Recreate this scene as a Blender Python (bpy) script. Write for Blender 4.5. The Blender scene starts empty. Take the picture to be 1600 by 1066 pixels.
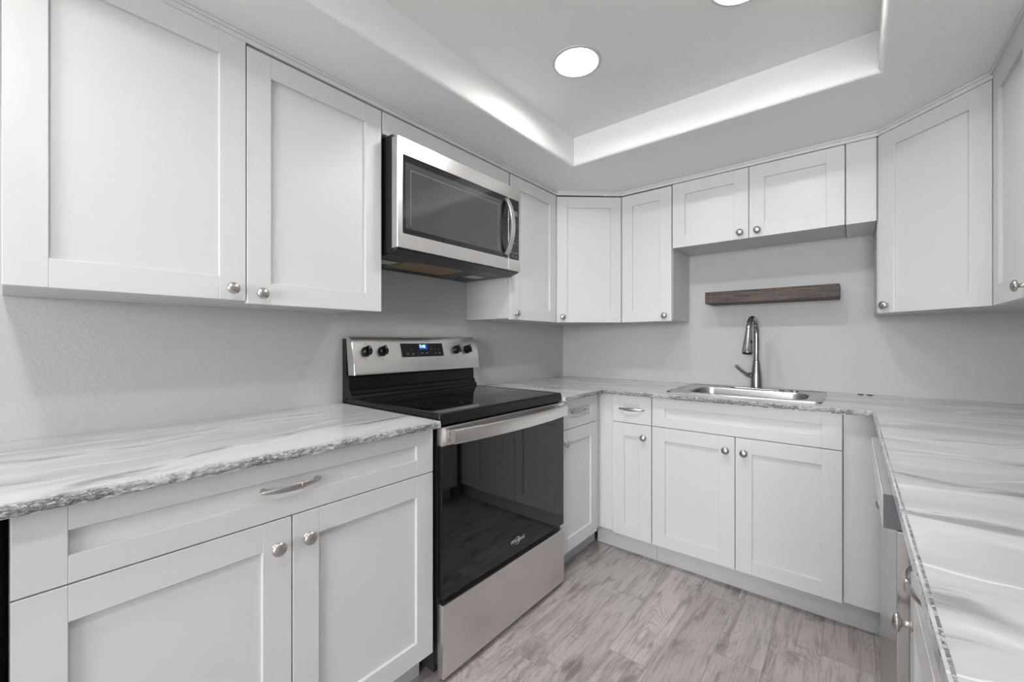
import bpy, bmesh, math, random
from mathutils import Vector, Matrix, noise
S = bpy.context.scene
C = S.collection

# ------------------------------------------------------------------ camera, world, light, exposure
YAW = math.atan2(533.18, 650.56)
cam = bpy.data.cameras.new('camera'); camo = bpy.data.objects.new('camera', cam); C.objects.link(camo)
camo.location = (0, 0, 1.15); camo.rotation_euler = (math.pi/2, 0, YAW)
cam.sensor_width = 36; cam.lens = 36*650.56/1600; cam.clip_start = 0.02
S.camera = camo
S.view_settings.view_transform = 'Standard'; S.view_settings.look = 'None'
S.view_settings.gamma = 1; S.view_settings.use_curve_mapping = False
S.view_settings.exposure = 1.28
LAMP = 50.0          # radiance of the recessed lamps
ROOMFILL = 24.0  # radiance of the fill lamps added in the unseen next room
WINFILL = 90.0         # fill lamp outside the added, unseen window behind the camera (watts)
w = bpy.data.worlds.new('world'); S.world = w; w.use_nodes = True
w.node_tree.nodes['Background'].inputs[0].default_value = (0.75, 0.85, 1, 1)
w.node_tree.nodes['Background'].inputs[1].default_value = 1.0
a = bpy.data.lights.new('window_fill', 'AREA'); a.shape = 'RECTANGLE'; a.size = 1.9; a.size_y = 1.2  # area lamp added as fill from behind the camera
a.energy = WINFILL; a.color = (0.95, 0.97, 1.0)
ao = bpy.data.objects.new('window_fill', a); C.objects.link(ao)
ao.location = (0.6, -4.64, 1.5); ao.rotation_euler = (math.radians(90), 0, math.radians(180))
ao.rotation_euler = (math.radians(-90), 0, math.radians(180))

# ------------------------------------------------------------------ material helpers
def newmat(name):
    m = bpy.data.materials.new(name); m.use_nodes = True
    nt = m.node_tree; b = nt.nodes['Principled BSDF']
    return m, nt, b
def pmat(name, col, rough=0.5, metal=0.0, spec=0.5, bump=None, coat=0.0):
    m, nt, b = newmat(name)
    b.inputs['Base Color'].default_value = (*col, 1)
    b.inputs['Roughness'].default_value = rough
    b.inputs['Metallic'].default_value = metal
    b.inputs['Specular IOR Level'].default_value = spec
    b.inputs['Coat Weight'].default_value = coat
    if bump:
        sc, st, dist = bump
        tc = nt.nodes.new('ShaderNodeTexCoord'); n = nt.nodes.new('ShaderNodeTexNoise')
        n.inputs['Scale'].default_value = sc; n.inputs['Detail'].default_value = 3
        bp = nt.nodes.new('ShaderNodeBump'); bp.inputs['Strength'].default_value = st; bp.inputs['Distance'].default_value = dist
        nt.links.new(tc.outputs['Object'], n.inputs['Vector'])
        nt.links.new(n.outputs['Fac'], bp.inputs['Height']); nt.links.new(bp.outputs['Normal'], b.inputs['Normal'])
    return m
class NG:
    """small node builder"""
    def __init__(s, nt): s.nt = nt
    def n(s, t, **k):
        x = s.nt.nodes.new(t)
        for a_, v in k.items(): setattr(x, a_, v)
        return x
    def put(s, sock, v):
        if hasattr(v, 'is_output') or isinstance(v, bpy.types.NodeSocket): s.nt.links.new(v, sock)
        else: sock.default_value = v
    def m(s, op, a_, b_=0.0, c_=0.0):
        x = s.n('ShaderNodeMath', operation=op)
        s.put(x.inputs[0], a_); s.put(x.inputs[1], b_)
        if op in ('MULTIPLY_ADD', 'COMPARE'): s.put(x.inputs[2], c_)
        return x.outputs[0]
    def sep(s, v):
        x = s.n('ShaderNodeSeparateXYZ'); s.put(x.inputs[0], v); return x.outputs
    def comb(s, x_, y_, z_=0.0):
        c = s.n('ShaderNodeCombineXYZ'); s.put(c.inputs[0], x_); s.put(c.inputs[1], y_); s.put(c.inputs[2], z_); return c.outputs[0]
    def noise(s, v, sc=1, det=3, rough=0.5, dist=0.0):
        x = s.n('ShaderNodeTexNoise'); s.put(x.inputs['Vector'], v)
        x.inputs['Scale'].default_value = sc; x.inputs['Detail'].default_value = det
        x.inputs['Roughness'].default_value = rough; x.inputs['Distortion'].default_value = dist
        return x.outputs['Fac']
    def mix(s, f, a_, b_):
        x = s.n('ShaderNodeMix', data_type='RGBA'); s.put(x.inputs[0], f)
        for i, v in ((6, a_), (7, b_)):
            if isinstance(v, tuple): v = (*v, 1) if len(v) == 3 else v
            s.put(x.inputs[i], v)
        return x.outputs[2]
    def ss(s, v, lo, hi):
        x = s.n('ShaderNodeMapRange', interpolation_type='SMOOTHSTEP')
        s.put(x.inputs[0], v); x.inputs[1].default_value = lo; x.inputs[2].default_value = hi
        return x.outputs[0]
    def white(s, v):
        x = s.n('ShaderNodeTexWhiteNoise', noise_dimensions='2D'); s.put(x.inputs['Vector'], v); return x.outputs['Value']
    def bump(s, h, st, dist):
        x = s.n('ShaderNodeBump'); x.inputs['Strength'].default_value = st; x.inputs['Distance'].default_value = dist
        s.put(x.inputs['Height'], h); return x.outputs[0]

WHITE = pmat('white_cabinet_paint', (0.66, 0.66, 0.66), 0.32)
WHITE_IN = pmat('white_cabinet_box', (0.60, 0.60, 0.60), 0.45)
TOE = pmat('toe_kick_white', (0.55, 0.55, 0.56), 0.4)
WALL = pmat('grey_wall_paint', (0.545, 0.543, 0.538), 0.75, bump=(130, 0.28, 0.004))
CEIL = pmat('ceiling_paint', (0.86, 0.86, 0.85), 0.8, bump=(160, 0.3, 0.004))
TRIM = pmat('white_trim_paint', (0.66, 0.66, 0.65), 0.5)
BLACK = pmat('black_enamel', (0.006, 0.006, 0.007), 0.25, spec=0.35)
BLACKM = pmat('black_matte', (0.02, 0.02, 0.021), 0.5)
NAVY = pmat('dark_grey_underside', (0.028, 0.031, 0.038), 0.35)
GLASSB = pmat('black_glass', (0.006, 0.006, 0.007), 0.035, spec=0.9)
OVENG = pmat('oven_black_glass', (0.004, 0.004, 0.005), 0.03, spec=0.62)
DISPG = pmat('display_black', (0.010, 0.010, 0.011), 0.25, spec=0.25)
SATIN = pmat('satin_light_steel', (0.86, 0.855, 0.85), 0.30, metal=1.0)
MWG = pmat('microwave_window_glass', (0.055, 0.06, 0.06), 0.10, spec=0.8)
LENS = pmat('frosted_lens', (0.55, 0.56, 0.55), 0.3)
FILTER = pmat('tan_mesh_filter', (0.34, 0.25, 0.13), 0.5, metal=0.5, bump=(900, 0.6, 0.002))
NICKEL = pmat('brushed_nickel', (0.50, 0.48, 0.46), 0.34, metal=1.0)
CHROME = pmat('chrome_faucet', (0.34, 0.34, 0.34), 0.16, metal=1.0)
DGREY = pmat('dark_grey_plastic', (0.16, 0.165, 0.18), 0.4)
SILVERTXT = pmat('silver_lettering', (0.75, 0.75, 0.75), 0.3, metal=0.6)
WHITETXT = pmat('pale_print', (0.45, 0.45, 0.46), 0.5)
GREYTXT = pmat('dark_print', (0.12, 0.12, 0.12), 0.5)
def emat(name, col, st):
    m, nt, b = newmat(name)
    b.inputs['Base Color'].default_value = (*col, 1)
    b.inputs['Emission Color'].default_value = (*col, 1); b.inputs['Emission Strength'].default_value = st
    return m
LAMPM = emat('lamp_lens', (1.0, 0.985, 0.96), LAMP)
FILLR = emat('room_fill_lens', (1.0, 0.985, 0.96), ROOMFILL)  # lens of the added fill lamps
BLUE = emat('blue_digits', (0.25, 0.6, 1.0), 2.2)
BLUEBG = emat('blue_display', (0.0, 0.04, 0.22), 0.5)

def steel(name, axis, col=(0.74, 0.72, 0.70), rough=0.30):
    """brushed stainless: fine streaks along the given axis (0,1,2)"""
    m, nt, b = newmat(name); g = NG(nt)
    tc = g.n('ShaderNodeTexCoord'); x, y, z = g.sep(tc.outputs['Object'])[:3]
    sc = [500.0, 500.0, 500.0]; sc[axis] = 6.0
    v = g.comb(g.m('MULTIPLY', x, sc[0]), g.m('MULTIPLY', y, sc[1]), g.m('MULTIPLY', z, sc[2]))
    n = g.noise(v, 1, 2); n2 = g.noise(tc.outputs['Object'], 5, 3)
    b.inputs['Metallic'].default_value = 1.0
    g.put(b.inputs['Base Color'], g.mix(n2, tuple(c*0.97 for c in col), tuple(min(1, c*1.03) for c in col)))
    g.put(b.inputs['Roughness'], g.m('MULTIPLY_ADD', n, 0.08, rough-0.04))
    g.put(b.inputs['Normal'], g.bump(n, 0.02, 0.0003))
    return m
STEEL = steel('brushed_stainless', 1)
DWS = steel('dark_stainless', 2, (0.46, 0.45, 0.44), 0.25)
STEELX = steel('brushed_stainless_sink', 0, (0.50, 0.50, 0.49), 0.27)

def marble(name, along, edge=False, seed=0.0):
    """grey and white poured-stone top, streaks running along the given axis"""
    m, nt, b = newmat(name); g = NG(nt)
    tc = g.n('ShaderNodeTexCoord'); x, y, z = g.sep(tc.outputs['Object'])[:3]
    u, v = (x, y) if along == 0 else (y, x)
    P = g.comb(g.m('ADD', u, seed), v, z)
    # large swirls bend the streaks
    w1 = g.noise(g.comb(g.m('MULTIPLY', u, 1.3), g.m('MULTIPLY', v, 2.2), seed), 1.0, 3)
    w2 = g.noise(g.comb(g.m('MULTIPLY', u, 5.0), g.m('MULTIPLY', v, 9.0), seed+3), 1.0, 3)
    vv = g.m('ADD', v, g.m('ADD', g.m('MULTIPLY', w1, 0.30), g.m('MULTIPLY', w2, 0.085)))
    vv = g.m('ADD', vv, g.m('MULTIPLY', u, 0.10 if along else -0.05))
    a1 = g.noise(g.comb(g.m('MULTIPLY', u, 0.8), g.m('MULTIPLY', vv, 5.5), seed+7), 1.0, 3, 0.5)
    a2 = g.noise(g.comb(g.m('MULTIPLY', u, 0.9), g.m('MULTIPLY', vv, 7.5), seed+13), 1.0, 2, 0.45)
    a3 = g.noise(g.comb(g.m('MULTIPLY', u, 3.0), g.m('MULTIPLY', vv, 20.0), seed+21), 1.0, 5, 0.65)
    a4 = g.noise(g.comb(g.m('MULTIPLY', u, 2.2), g.m('MULTIPLY', vv, 7.0), seed+31), 1.0, 3)
    a5 = g.noise(g.comb(g.m('MULTIPLY', u, 1.2), g.m('MULTIPLY', vv, 5.0), seed+41), 1.0, 2)
    base = g.mix(g.ss(a1, 0.33, 0.68), (0.50, 0.515, 0.515), (0.66, 0.67, 0.665))
    # broad darker wash
    base = g.mix(g.m('MULTIPLY', g.ss(a5, 0.52, 0.70), 0.45), base, (0.36, 0.37, 0.375))
    # thin white veins
    vein = g.m('SUBTRACT', 1.0, g.ss(g.m('ABSOLUTE', g.m('SUBTRACT', a2, 0.5)), 0.0, 0.020))
    vein = g.m('MULTIPLY', vein, g.m('MULTIPLY', g.ss(a5, 0.36, 0.58), g.ss(a4, 0.62, 0.40)))
    base = g.mix(g.m('MULTIPLY', vein, 0.85), base, (0.84, 0.845, 0.84))
    # dark broken streaks
    dk = g.m('MULTIPLY', g.ss(a3, 0.47, 0.62), g.ss(a4, 0.52, 0.62))
    base = g.mix(g.m('MULTIPLY', dk, 0.62), base, (0.13, 0.135, 0.14))
    if edge:
        e1 = g.noise(g.comb(g.m('MULTIPLY', x, 60.0), g.m('MULTIPLY', y, 60.0), g.m('MULTIPLY', z, 150.0)), 1.0, 5, 0.7, 2.5)
        e0 = g.noise(g.comb(g.m('MULTIPLY', x, 9.0), g.m('MULTIPLY', y, 9.0), 1.0), 1.0, 2)
        k = g.m('MULTIPLY', g.ss(g.m('ABSOLUTE', g.m('SUBTRACT', e1, 0.47)), 0.10, 0.0), g.ss(e0, 0.36, 0.5))
        base = g.mix(0.8, base, g.mix(g.ss(e1, 0.38, 0.60), (0.20, 0.21, 0.215), (0.56, 0.57, 0.57)))
        base = g.mix(g.m('MULTIPLY', k, 0.9), base, (0.06, 0.065, 0.07))
        b.inputs['Roughness'].default_value = 0.3
        g.put(b.inputs['Normal'], g.bump(e1, 0.6, 0.006))
    else:
        g.put(b.inputs['Roughness'], g.m('MULTIPLY_ADD', a1, 0.10, 0.10))
    g.put(b.inputs['Base Color'], base)
    return m
MARB_L = marble('marbled_top_left', 1, seed=4.0)
MARB_R = marble('marbled_top_right', 0, seed=1.0)
EDGE = marble('chiseled_marble_edge', 1, edge=True, seed=4.0)

def floor_mat():
    m, nt, b = newmat('grey_oak_vinyl_plank'); g = NG(nt)
    tc = g.n('ShaderNodeTexCoord'); x, y, z = g.sep(tc.outputs['Object'])[:3]
    PW, PL = 0.154, 0.95
    xs = g.m('DIVIDE', g.m('ADD', x, 0.862), PW)
    ix = g.m('FLOOR', xs); fx = g.m('SUBTRACT', xs, ix)
    off = g.m('MULTIPLY', g.m('FRACT', g.m('ADD', g.m('MULTIPLY', ix, 0.377), 10.0)), PL)
    ys = g.m('DIVIDE', g.m('SUBTRACT', g.m('ADD', y, off), 1.79), PL)
    iy = g.m('FLOOR', ys); fy = g.m('SUBTRACT', ys, iy)
    r1 = g.white(g.comb(ix, iy)); r2 = g.white(g.comb(g.m('ADD', ix, 37.0), g.m('ADD', iy, 11.0)))
    sx = g.m('ADD', x, g.m('MULTIPLY', r1, 7.0)); sy = g.m('ADD', y, g.m('MULTIPLY', r2, 9.0))
    warp = g.noise(g.comb(g.m('MULTIPLY', sx, 8.0), g.m('MULTIPLY', sy, 3.0), r1), 1.0, 3, 0.5)
    # cathedral rings: contour lines of a stretched noise field
    fld = g.noise(g.comb(g.m('MULTIPLY', sx, 6.0), g.m('MULTIPLY', sy, 2.0), r2), 1.0, 2, 0.5, 0.3)
    ring = g.m('SINE', g.m('MULTIPLY', g.m('ADD', fld, g.m('MULTIPLY', warp, 0.12)), 190.0))
    ringk = g.m('MULTIPLY', g.ss(ring, 0.1, 1.0), g.ss(g.noise(g.comb(sx, sy, r1), 5.0, 2), 0.42, 0.62))
    grain = g.noise(g.comb(g.m('MULTIPLY', sx, 170.0), g.m('MULTIPLY', sy, 9.0), r1), 1.0, 4, 0.6)
    grain2 = g.noise(g.comb(g.m('MULTIPLY', sx, 38.0), g.m('MULTIPLY', sy, 3.5), r2), 1.0, 4, 0.6, 0.6)
    blot = g.noise(g.comb(g.m('MULTIPLY', sx, 9.0), g.m('MULTIPLY', sy, 4.0), 3.0), 1.0, 4, 0.6, 0.5)
    base = g.mix(r1, (0.40, 0.36, 0.345), (0.54, 0.50, 0.48))
    base = g.mix(g.m('MULTIPLY', r2, 0.35), base, (0.42, 0.405, 0.385))
    base = g.mix(g.m('MULTIPLY', g.ss(grain2, 0.45, 0.70), 0.62), base, (0.19, 0.165, 0.157))
    base = g.mix(g.m('MULTIPLY', g.ss(blot, 0.52, 0.72), 0.72), base, (0.12, 0.10, 0.097))
    base = g.mix(g.m('MULTIPLY', ringk, 0.36), base, (0.17, 0.15, 0.14))
    base = g.mix(g.m('MULTIPLY', g.ss(grain, 0.5, 0.75), 0.5), base, (0.18, 0.16, 0.15))
    base = g.mix(g.m('MULTIPLY', g.ss(grain, 0.45, 0.2), 0.45), base, (0.66, 0.625, 0.605))
    ex = g.m('MINIMUM', fx, g.m('SUBTRACT', 1.0, fx)); ey = g.m('MINIMUM', fy, g.m('SUBTRACT', 1.0, fy))
    seam = g.m('MAXIMUM', g.ss(ex, 0.011, 0.004), g.ss(ey, 0.0022, 0.0008))
    base = g.mix(g.m('MULTIPLY', seam, 0.45), base, (0.12, 0.105, 0.10))
    g.put(b.inputs['Base Color'], base)
    b.inputs['Roughness'].default_value = 0.42
    g.put(b.inputs['Normal'], g.bump(g.m('SUBTRACT', grain, g.m('MULTIPLY', seam, 1.5)), 0.25, 0.0015))
    return m
FLOOR = floor_mat()

def wood_mat():
    m, nt, b = newmat('dark_stained_rough_wood'); g = NG(nt)
    tc = g.n('ShaderNodeTexCoord'); x, y, z = g.sep(tc.outputs['Object'])[:3]
    gr = g.noise(g.comb(g.m('MULTIPLY', x, 6.0), g.m('MULTIPLY', y, 90.0), g.m('MULTIPLY', z, 110.0)), 1.0, 5, 0.65, 0.4)
    bl = g.noise(g.comb(g.m('MULTIPLY', x, 12.0), g.m('MULTIPLY', y, 20.0), g.m('MULTIPLY', z, 30.0)), 1.0, 3)
    tr = g.noise(g.comb(g.m('MULTIPLY', x, 120.0), y, g.m('MULTIPLY', z, 10.0)), 1.0, 2)
    c = g.mix(g.ss(gr, 0.35, 0.68), (0.040, 0.029, 0.023), (0.125, 0.088, 0.068))
    c = g.mix(g.m('MULTIPLY', g.ss(bl, 0.5, 0.72), 0.65), c, (0.060, 0.059, 0.054))
    c = g.mix(g.m('MULTIPLY', g.ss(tr, 0.55, 0.8), 0.3), c, (0.22, 0.17, 0.135))
    g.put(b.inputs['Base Color'], c); b.inputs['Roughness'].default_value = 0.6
    g.put(b.inputs['Normal'], g.bump(gr, 0.6, 0.003))
    return m
WOOD = wood_mat()

# ------------------------------------------------------------------ mesh helpers
def bx(bm, x0, x1, y0, y1, z0, z1, bev=0.0, seg=1):
    r = bmesh.ops.create_cube(bm, size=1.0)
    vs = r['verts']
    for v in vs:
        v.co = Vector(((x0+x1)/2 + v.co.x*(x1-x0), (y0+y1)/2 + v.co.y*(y1-y0), (z0+z1)/2 + v.co.z*(z1-z0)))
    if bev > 0:
        es = list({e for v in vs for e in v.link_edges})
        bmesh.ops.bevel(bm, geom=es, offset=bev, segments=seg, profile=0.5, affect='EDGES')
    return vs
def finish(name, bm, mat, parent=None, smooth=False, ang=35):
    bmesh.ops.recalc_face_normals(bm, faces=bm.faces)
    me = bpy.data.meshes.new(name); bm.to_mesh(me); bm.free()
    for mm in (mat if isinstance(mat, (list, tuple)) else [mat]): me.materials.append(mm)
    if smooth:
        for p in me.polygons: p.use_smooth = True
        me.set_sharp_from_angle(angle=math.radians(ang))
    o = bpy.data.objects.new(name, me); C.objects.link(o)
    if smooth:
        wn = o.modifiers.new('weighted_normals', 'WEIGHTED_NORMAL'); wn.keep_sharp = True; wn.weight = 100
    if parent is not None: o.parent = parent
    return o
def box(name, dims, mat, parent=None, bev=0.0, seg=1):
    bm = bmesh.new(); bx(bm, *dims, bev=bev, seg=seg)
    return finish(name, bm, mat, parent, smooth=bev > 0 and seg > 1)
def thing(name, label, cat, loc=(0, 0, 0), rz=0.0, group=None):
    o = bpy.data.objects.new(name, None); C.objects.link(o); o.empty_display_size = 0.1
    o.location = loc; o.rotation_euler = (0, 0, rz)
    o['label'] = label; o['category'] = cat
    if group: o['group'] = group
    return o
def tag(o, label, cat, group=None):
    o['label'] = label; o['category'] = cat
    if group: o['group'] = group
    return o
def struct(name, bm, mat, smooth=False):
    o = finish(name, bm, mat, None, smooth); o['kind'] = 'structure'; return o
def lathe(bm, prof, n=24, M=None):
    """profile of (r, h) around local z, closed at both ends"""
    rings = []
    for r, h in prof:
        if r < 1e-6: rings.append([bm.verts.new((0, 0, h))])
        else: rings.append([bm.verts.new((r*math.cos(2*math.pi*i/n), r*math.sin(2*math.pi*i/n), h)) for i in range(n)])
    for a_, b_ in zip(rings, rings[1:]):
        if len(a_) == 1 and len(b_) == 1: continue
        for i in range(n):
            j = (i+1) % n
            if len(a_) == 1: bm.faces.new((a_[0], b_[i], b_[j]))
            elif len(b_) == 1: bm.faces.new((a_[i], a_[j], b_[0]))
            else: bm.faces.new((a_[i], a_[j], b_[j], b_[i]))
    if len(rings[0]) > 1: bm.faces.new(rings[0])
    if len(rings[-1]) > 1: bm.faces.new(rings[-1])
    vs = [v for r in rings for v in r]
    if M is not None:
        for v in vs: v.co = M @ v.co
    return vs
def sweep(bm, pts, sect, up=Vector((0, 0, 1)), caps=True):
    """sweep sections along points; sect(i) -> list of (a, b) in the frame (side, up2)"""
    rings = []
    for i, p in enumerate(pts):
        p = Vector(p)
        t = (Vector(pts[min(i+1, len(pts)-1)]) - Vector(pts[max(i-1, 0)])).normalized()
        s_ = t.cross(up).normalized(); u_ = s_.cross(t).normalized()
        rings.append([bm.verts.new(p + s_*a_ + u_*b_) for a_, b_ in sect(i)])
    n = len(rings[0])
    for r0, r1 in zip(rings, rings[1:]):
        for i in range(n):
            j = (i+1) % n; bm.faces.new((r0[i], r0[j], r1[j], r1[i]))
    if caps: bm.faces.new(rings[0]); bm.faces.new(rings[-1])
def circ(r, n=16, ry=None):
    ry = r if ry is None else ry
    return [(r*math.cos(2*math.pi*i/n), ry*math.sin(2*math.pi*i/n)) for i in range(n)]
def prism(bm, poly, y0, y1):
    """extrude an (x,z) polygon from y0 to y1"""
    a_ = [bm.verts.new((x, y0, z)) for x, z in poly]; b_ = [bm.verts.new((x, y1, z)) for x, z in poly]
    n = len(poly)
    for i in range(n):
        j = (i+1) % n; bm.faces.new((a_[i], a_[j], b_[j], b_[i]))
    bm.faces.new(a_); bm.faces.new(b_)
def rounded(x0, x1, y0, y1, r, n=6):
    pts = []
    for cx, cy, a0 in ((x1-r, y1-r, 0), (x0+r, y1-r, 90), (x0+r, y0+r, 180), (x1-r, y0+r, 270)):
        for k in range(n+1):
            t = math.radians(a0+90*k/n); pts.append((cx+r*math.cos(t), cy+r*math.sin(t)))
    return pts
def cells(bm, xs, ys, keep, z0, z1):
    """solid slab from grid cells"""
    V = {}
    def vv(i, j):
        if (i, j) not in V: V[i, j] = bm.verts.new((xs[i], ys[j], z1))
        return V[i, j]
    fs = []
    for i in range(len(xs)-1):
        for j in range(len(ys)-1):
            if keep(0.5*(xs[i]+xs[i+1]), 0.5*(ys[j]+ys[j+1])):
                fs.append(bm.faces.new((vv(i, j), vv(i+1, j), vv(i+1, j+1), vv(i, j+1))))
    r = bmesh.ops.extrude_face_region(bm, geom=fs)
    for e in r['geom']:
        if isinstance(e, bmesh.types.BMVert): e.co.z = z0
def text(name, body, size, mat, parent, M, extr=0.0004, align='CENTER', shear=0.0, sx=1.0):
    cu = bpy.data.curves.new(name, 'FONT'); cu.body = body; cu.size = size; cu.extrude = extr
    cu.align_x = align; cu.align_y = 'CENTER'; cu.shear = shear; cu.offset = size*0.012
    t = bpy.data.objects.new(name, cu); C.objects.link(t)
    dg = bpy.context.evaluated_depsgraph_get(); dg.update()
    me = bpy.data.meshes.new_from_object(t.evaluated_get(dg))
    bpy.data.objects.remove(t, do_unlink=True)
    me.transform(M @ Matrix.Diagonal((sx, 1, 1, 1)))
    me.materials.clear(); me.materials.append(mat)
    o = bpy.data.objects.new(name, me); C.objects.link(o); o.parent = parent
    return o

# ------------------------------------------------------------------ dimensions of the place
WX, WY, RX = -1.71, 2.70, 0.69      # left wall, back wall, right wall
SOF, TRAY = 2.055, 2.20             # soffit, tray ceiling
TX0, TX1, TY0, TY1 = -1.118, 0.066, -0.72, 1.87
CT, CB = 0.887, 0.865               # countertop top, bottom
RZ = 2.44                           # ceiling of the room behind the camera

# ------------------------------------------------------------------ the setting
bm = bmesh.new(); bx(bm, WX-0.1, 3.1, -4.6, WY+0.1, -0.1, 0); struct('floor', bm, FLOOR)
bm = bmesh.new(); bx(bm, WX-0.1, WX, -4.6, WY+0.1, 0, 2.6); struct('wall_left', bm, WALL)
bm = bmesh.new(); bx(bm, WX, RX, WY, WY+0.1, 0, 2.6); struct('wall_back', bm, WALL)
bm = bmesh.new(); bx(bm, RX, RX+0.1, -1.0, WY+0.1, 0, 2.6); struct('wall_right', bm, WALL)
bm = bmesh.new(); bx(bm, 3.0, 3.1, -4.6, -1.0, 0, 2.6); bx(bm, RX+0.1, 3.0, -1.0, -0.9, 0, 2.6); struct('wall_far_right', bm, WALL)
bm = bmesh.new()
for d in ((WX, -0.35, 0, 2.6), (1.55, 3.0, 0, 2.6), (-0.35, 1.55, 0, 0.9), (-0.35, 1.55, 2.1, 2.6)):
    bx(bm, d[0], d[1], -4.6, -4.5, d[2], d[3])
struct('wall_behind', bm, WALL)
bm = bmesh.new()
for d in ((-0.35, -0.29, 0.9, 2.1), (1.49, 1.55, 0.9, 2.1), (0.57, 0.63, 0.9, 2.1), (-0.29, 1.49, 0.9, 0.96), (-0.29, 1.49, 2.04, 2.1)):
    bx(bm, d[0], d[1], -4.58, -4.53, d[2], d[3])
struct('added_window_1', bm, TRIM)  # frame of an unseen window, added to bring in fill light

LX, LY = (-0.805, -0.250), (-0.18, 1.366)
def ceiling():
    bm = bmesh.new()
    R = 0.016
    prof = [(R+0.003, SOF), (R, SOF)]
    for k in range(1, 8):
        t = math.pi/2*k/7; prof.append((R*(1-math.sin(t)), SOF + R*(1-math.cos(t))))
    prof.append((0.0, SOF+R+0.003)); prof.append((0.0, TRAY))
    rings = []
    for o_, z in prof:
        rings.append([bm.verts.new(p) for p in ((TX0-o_, TY0-o_, z), (TX1+o_, TY0-o_, z), (TX1+o_, TY1+o_, z), (TX0-o_, TY1+o_, z))])
    for a_, b_ in zip(rings, rings[1:]):
        for i in range(4):
            j = (i+1) % 4; bm.faces.new((a_[i], a_[j], b_[j], b_[i]))
    # flat tray ceiling with round holes for the recessed lamps
    xs, ys, n = [], [], 32
    for x in LX: xs += [x-0.11, x+0.11]
    for y in LY: ys += [y-0.11, y+0.11]
    xs = [TX0]+xs+[TX1]; ys = [TY0]+sorted(ys)+[TY1]; V = {}
    def gv(i, j):
        if (i, j) not in V:
            c = {(0, 0): 0, (len(xs)-1, 0): 1, (len(xs)-1, len(ys)-1): 2, (0, len(ys)-1): 3}.get((i, j))
            V[i, j] = rings[-1][c] if c is not None else bm.verts.new((xs[i], ys[j], TRAY))
        return V[i, j]
    for i in range(len(xs)-1):
        for j in range(len(ys)-1):
            q = [gv(i, j), gv(i+1, j), gv(i+1, j+1), gv(i, j+1)]
            cx, cy = (xs[i]+xs[i+1])/2, (ys[j]+ys[j+1])/2
            if not (any(abs(cx-x) < 0.01 for x in LX) and any(abs(cy-y) < 0.01 for y in LY)):
                bm.faces.new(q); continue
            ring = [bm.verts.new((cx+0.0795*math.cos(math.radians(225)+2*math.pi*k/n), cy+0.0795*math.sin(math.radians(225)+2*math.pi*k/n), TRAY)) for k in range(n)]
            for s_ in range(4):
                arc = [ring[(s_*n//4+k) % n] for k in range(n//4+1)]
                bm.faces.new([q[s_], q[(s_+1) % 4]] + arc[::-1])
    out = [bm.verts.new(p) for p in ((WX, -1.0, SOF), (RX, -1.0, SOF), (RX, WY, SOF), (WX, WY, SOF))]
    for i in range(4):
        j = (i+1) % 4; bm.faces.new((rings[0][i], rings[0][j], out[j], out[i]))
    # closed back so that it is a solid ceiling
    top = [bm.verts.new((v.co.x, v.co.y, 2.6)) for v in out]
    for i in range(4):
        j = (i+1) % 4; bm.faces.new((out[i], out[j], top[j], top[i]))
    bm.faces.new(top)
    o = struct('ceiling', bm, CEIL, smooth=True)
    return o
ceiling()
bm = bmesh.new(); bx(bm, WX, 3.0, -4.5, -1.0, RZ, 2.6); struct('ceiling_room', bm, CEIL)

def recessed_lamp(x, y, z, label, group, mat=LAMPM, r=0.078, deep=0.018):
    t = thing('recessed_ceiling_light', label, 'ceiling light', (x, y, z), 0, group)
    bm = bmesh.new(); n = 48
    prof = [(r+0.014, -0.0002), (r+0.013, -0.003), (r+0.003, -0.0045), (r-0.001, -0.002), (r-0.001, deep), (r+0.001, deep), (r+0.001, -0.0002)]
    rings = [[bm.verts.new((a_*math.cos(2*math.pi*i/n), a_*math.sin(2*math.pi*i/n), h)) for i in range(n)] for a_, h in prof]
    rings.append(rings[0])
    for A, B in zip(rings, rings[1:]):
        for i in range(n):
            j = (i+1) % n; bm.faces.new((A[i], A[j], B[j], B[i]))
    finish('trim_ring', bm, TRIM, t, True)
    bm = bmesh.new()
    lathe(bm, [(0, deep+0.003), (r-0.0005, deep+0.003), (r-0.0015, deep), (r*0.7, deep-0.0012), (0, deep-0.0016)], 48)
    finish('lens', bm, mat, t, True, 60)
    return t
recessed_lamp(-0.805, 1.366, TRAY, 'round recessed ceiling light lit white, fully in view in the tray ceiling', 'tray ceiling lights')
recessed_lamp(-0.250, 1.366, TRAY, 'round recessed ceiling light cut off by the top edge of the picture', 'tray ceiling lights')
recessed_lamp(-0.805, -0.18, TRAY, 'recessed ceiling light in the tray behind the viewer, on the stove side', 'tray ceiling lights')
recessed_lamp(-0.250, -0.18, TRAY, 'recessed ceiling light in the tray behind the viewer, on the right side', 'tray ceiling lights')
for i, (x, y) in enumerate(((-0.8, -2.6), (1.4, -2.6))):  # unseen lamps added to fill the kitchen from behind
    recessed_lamp(x, y, RZ, 'added fill light in the ceiling of the unseen next room, ' + ('stove-wall side' if i == 0 else 'far side'), 'added next room fill lights', FILLR, 0.1, -0.004)

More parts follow.
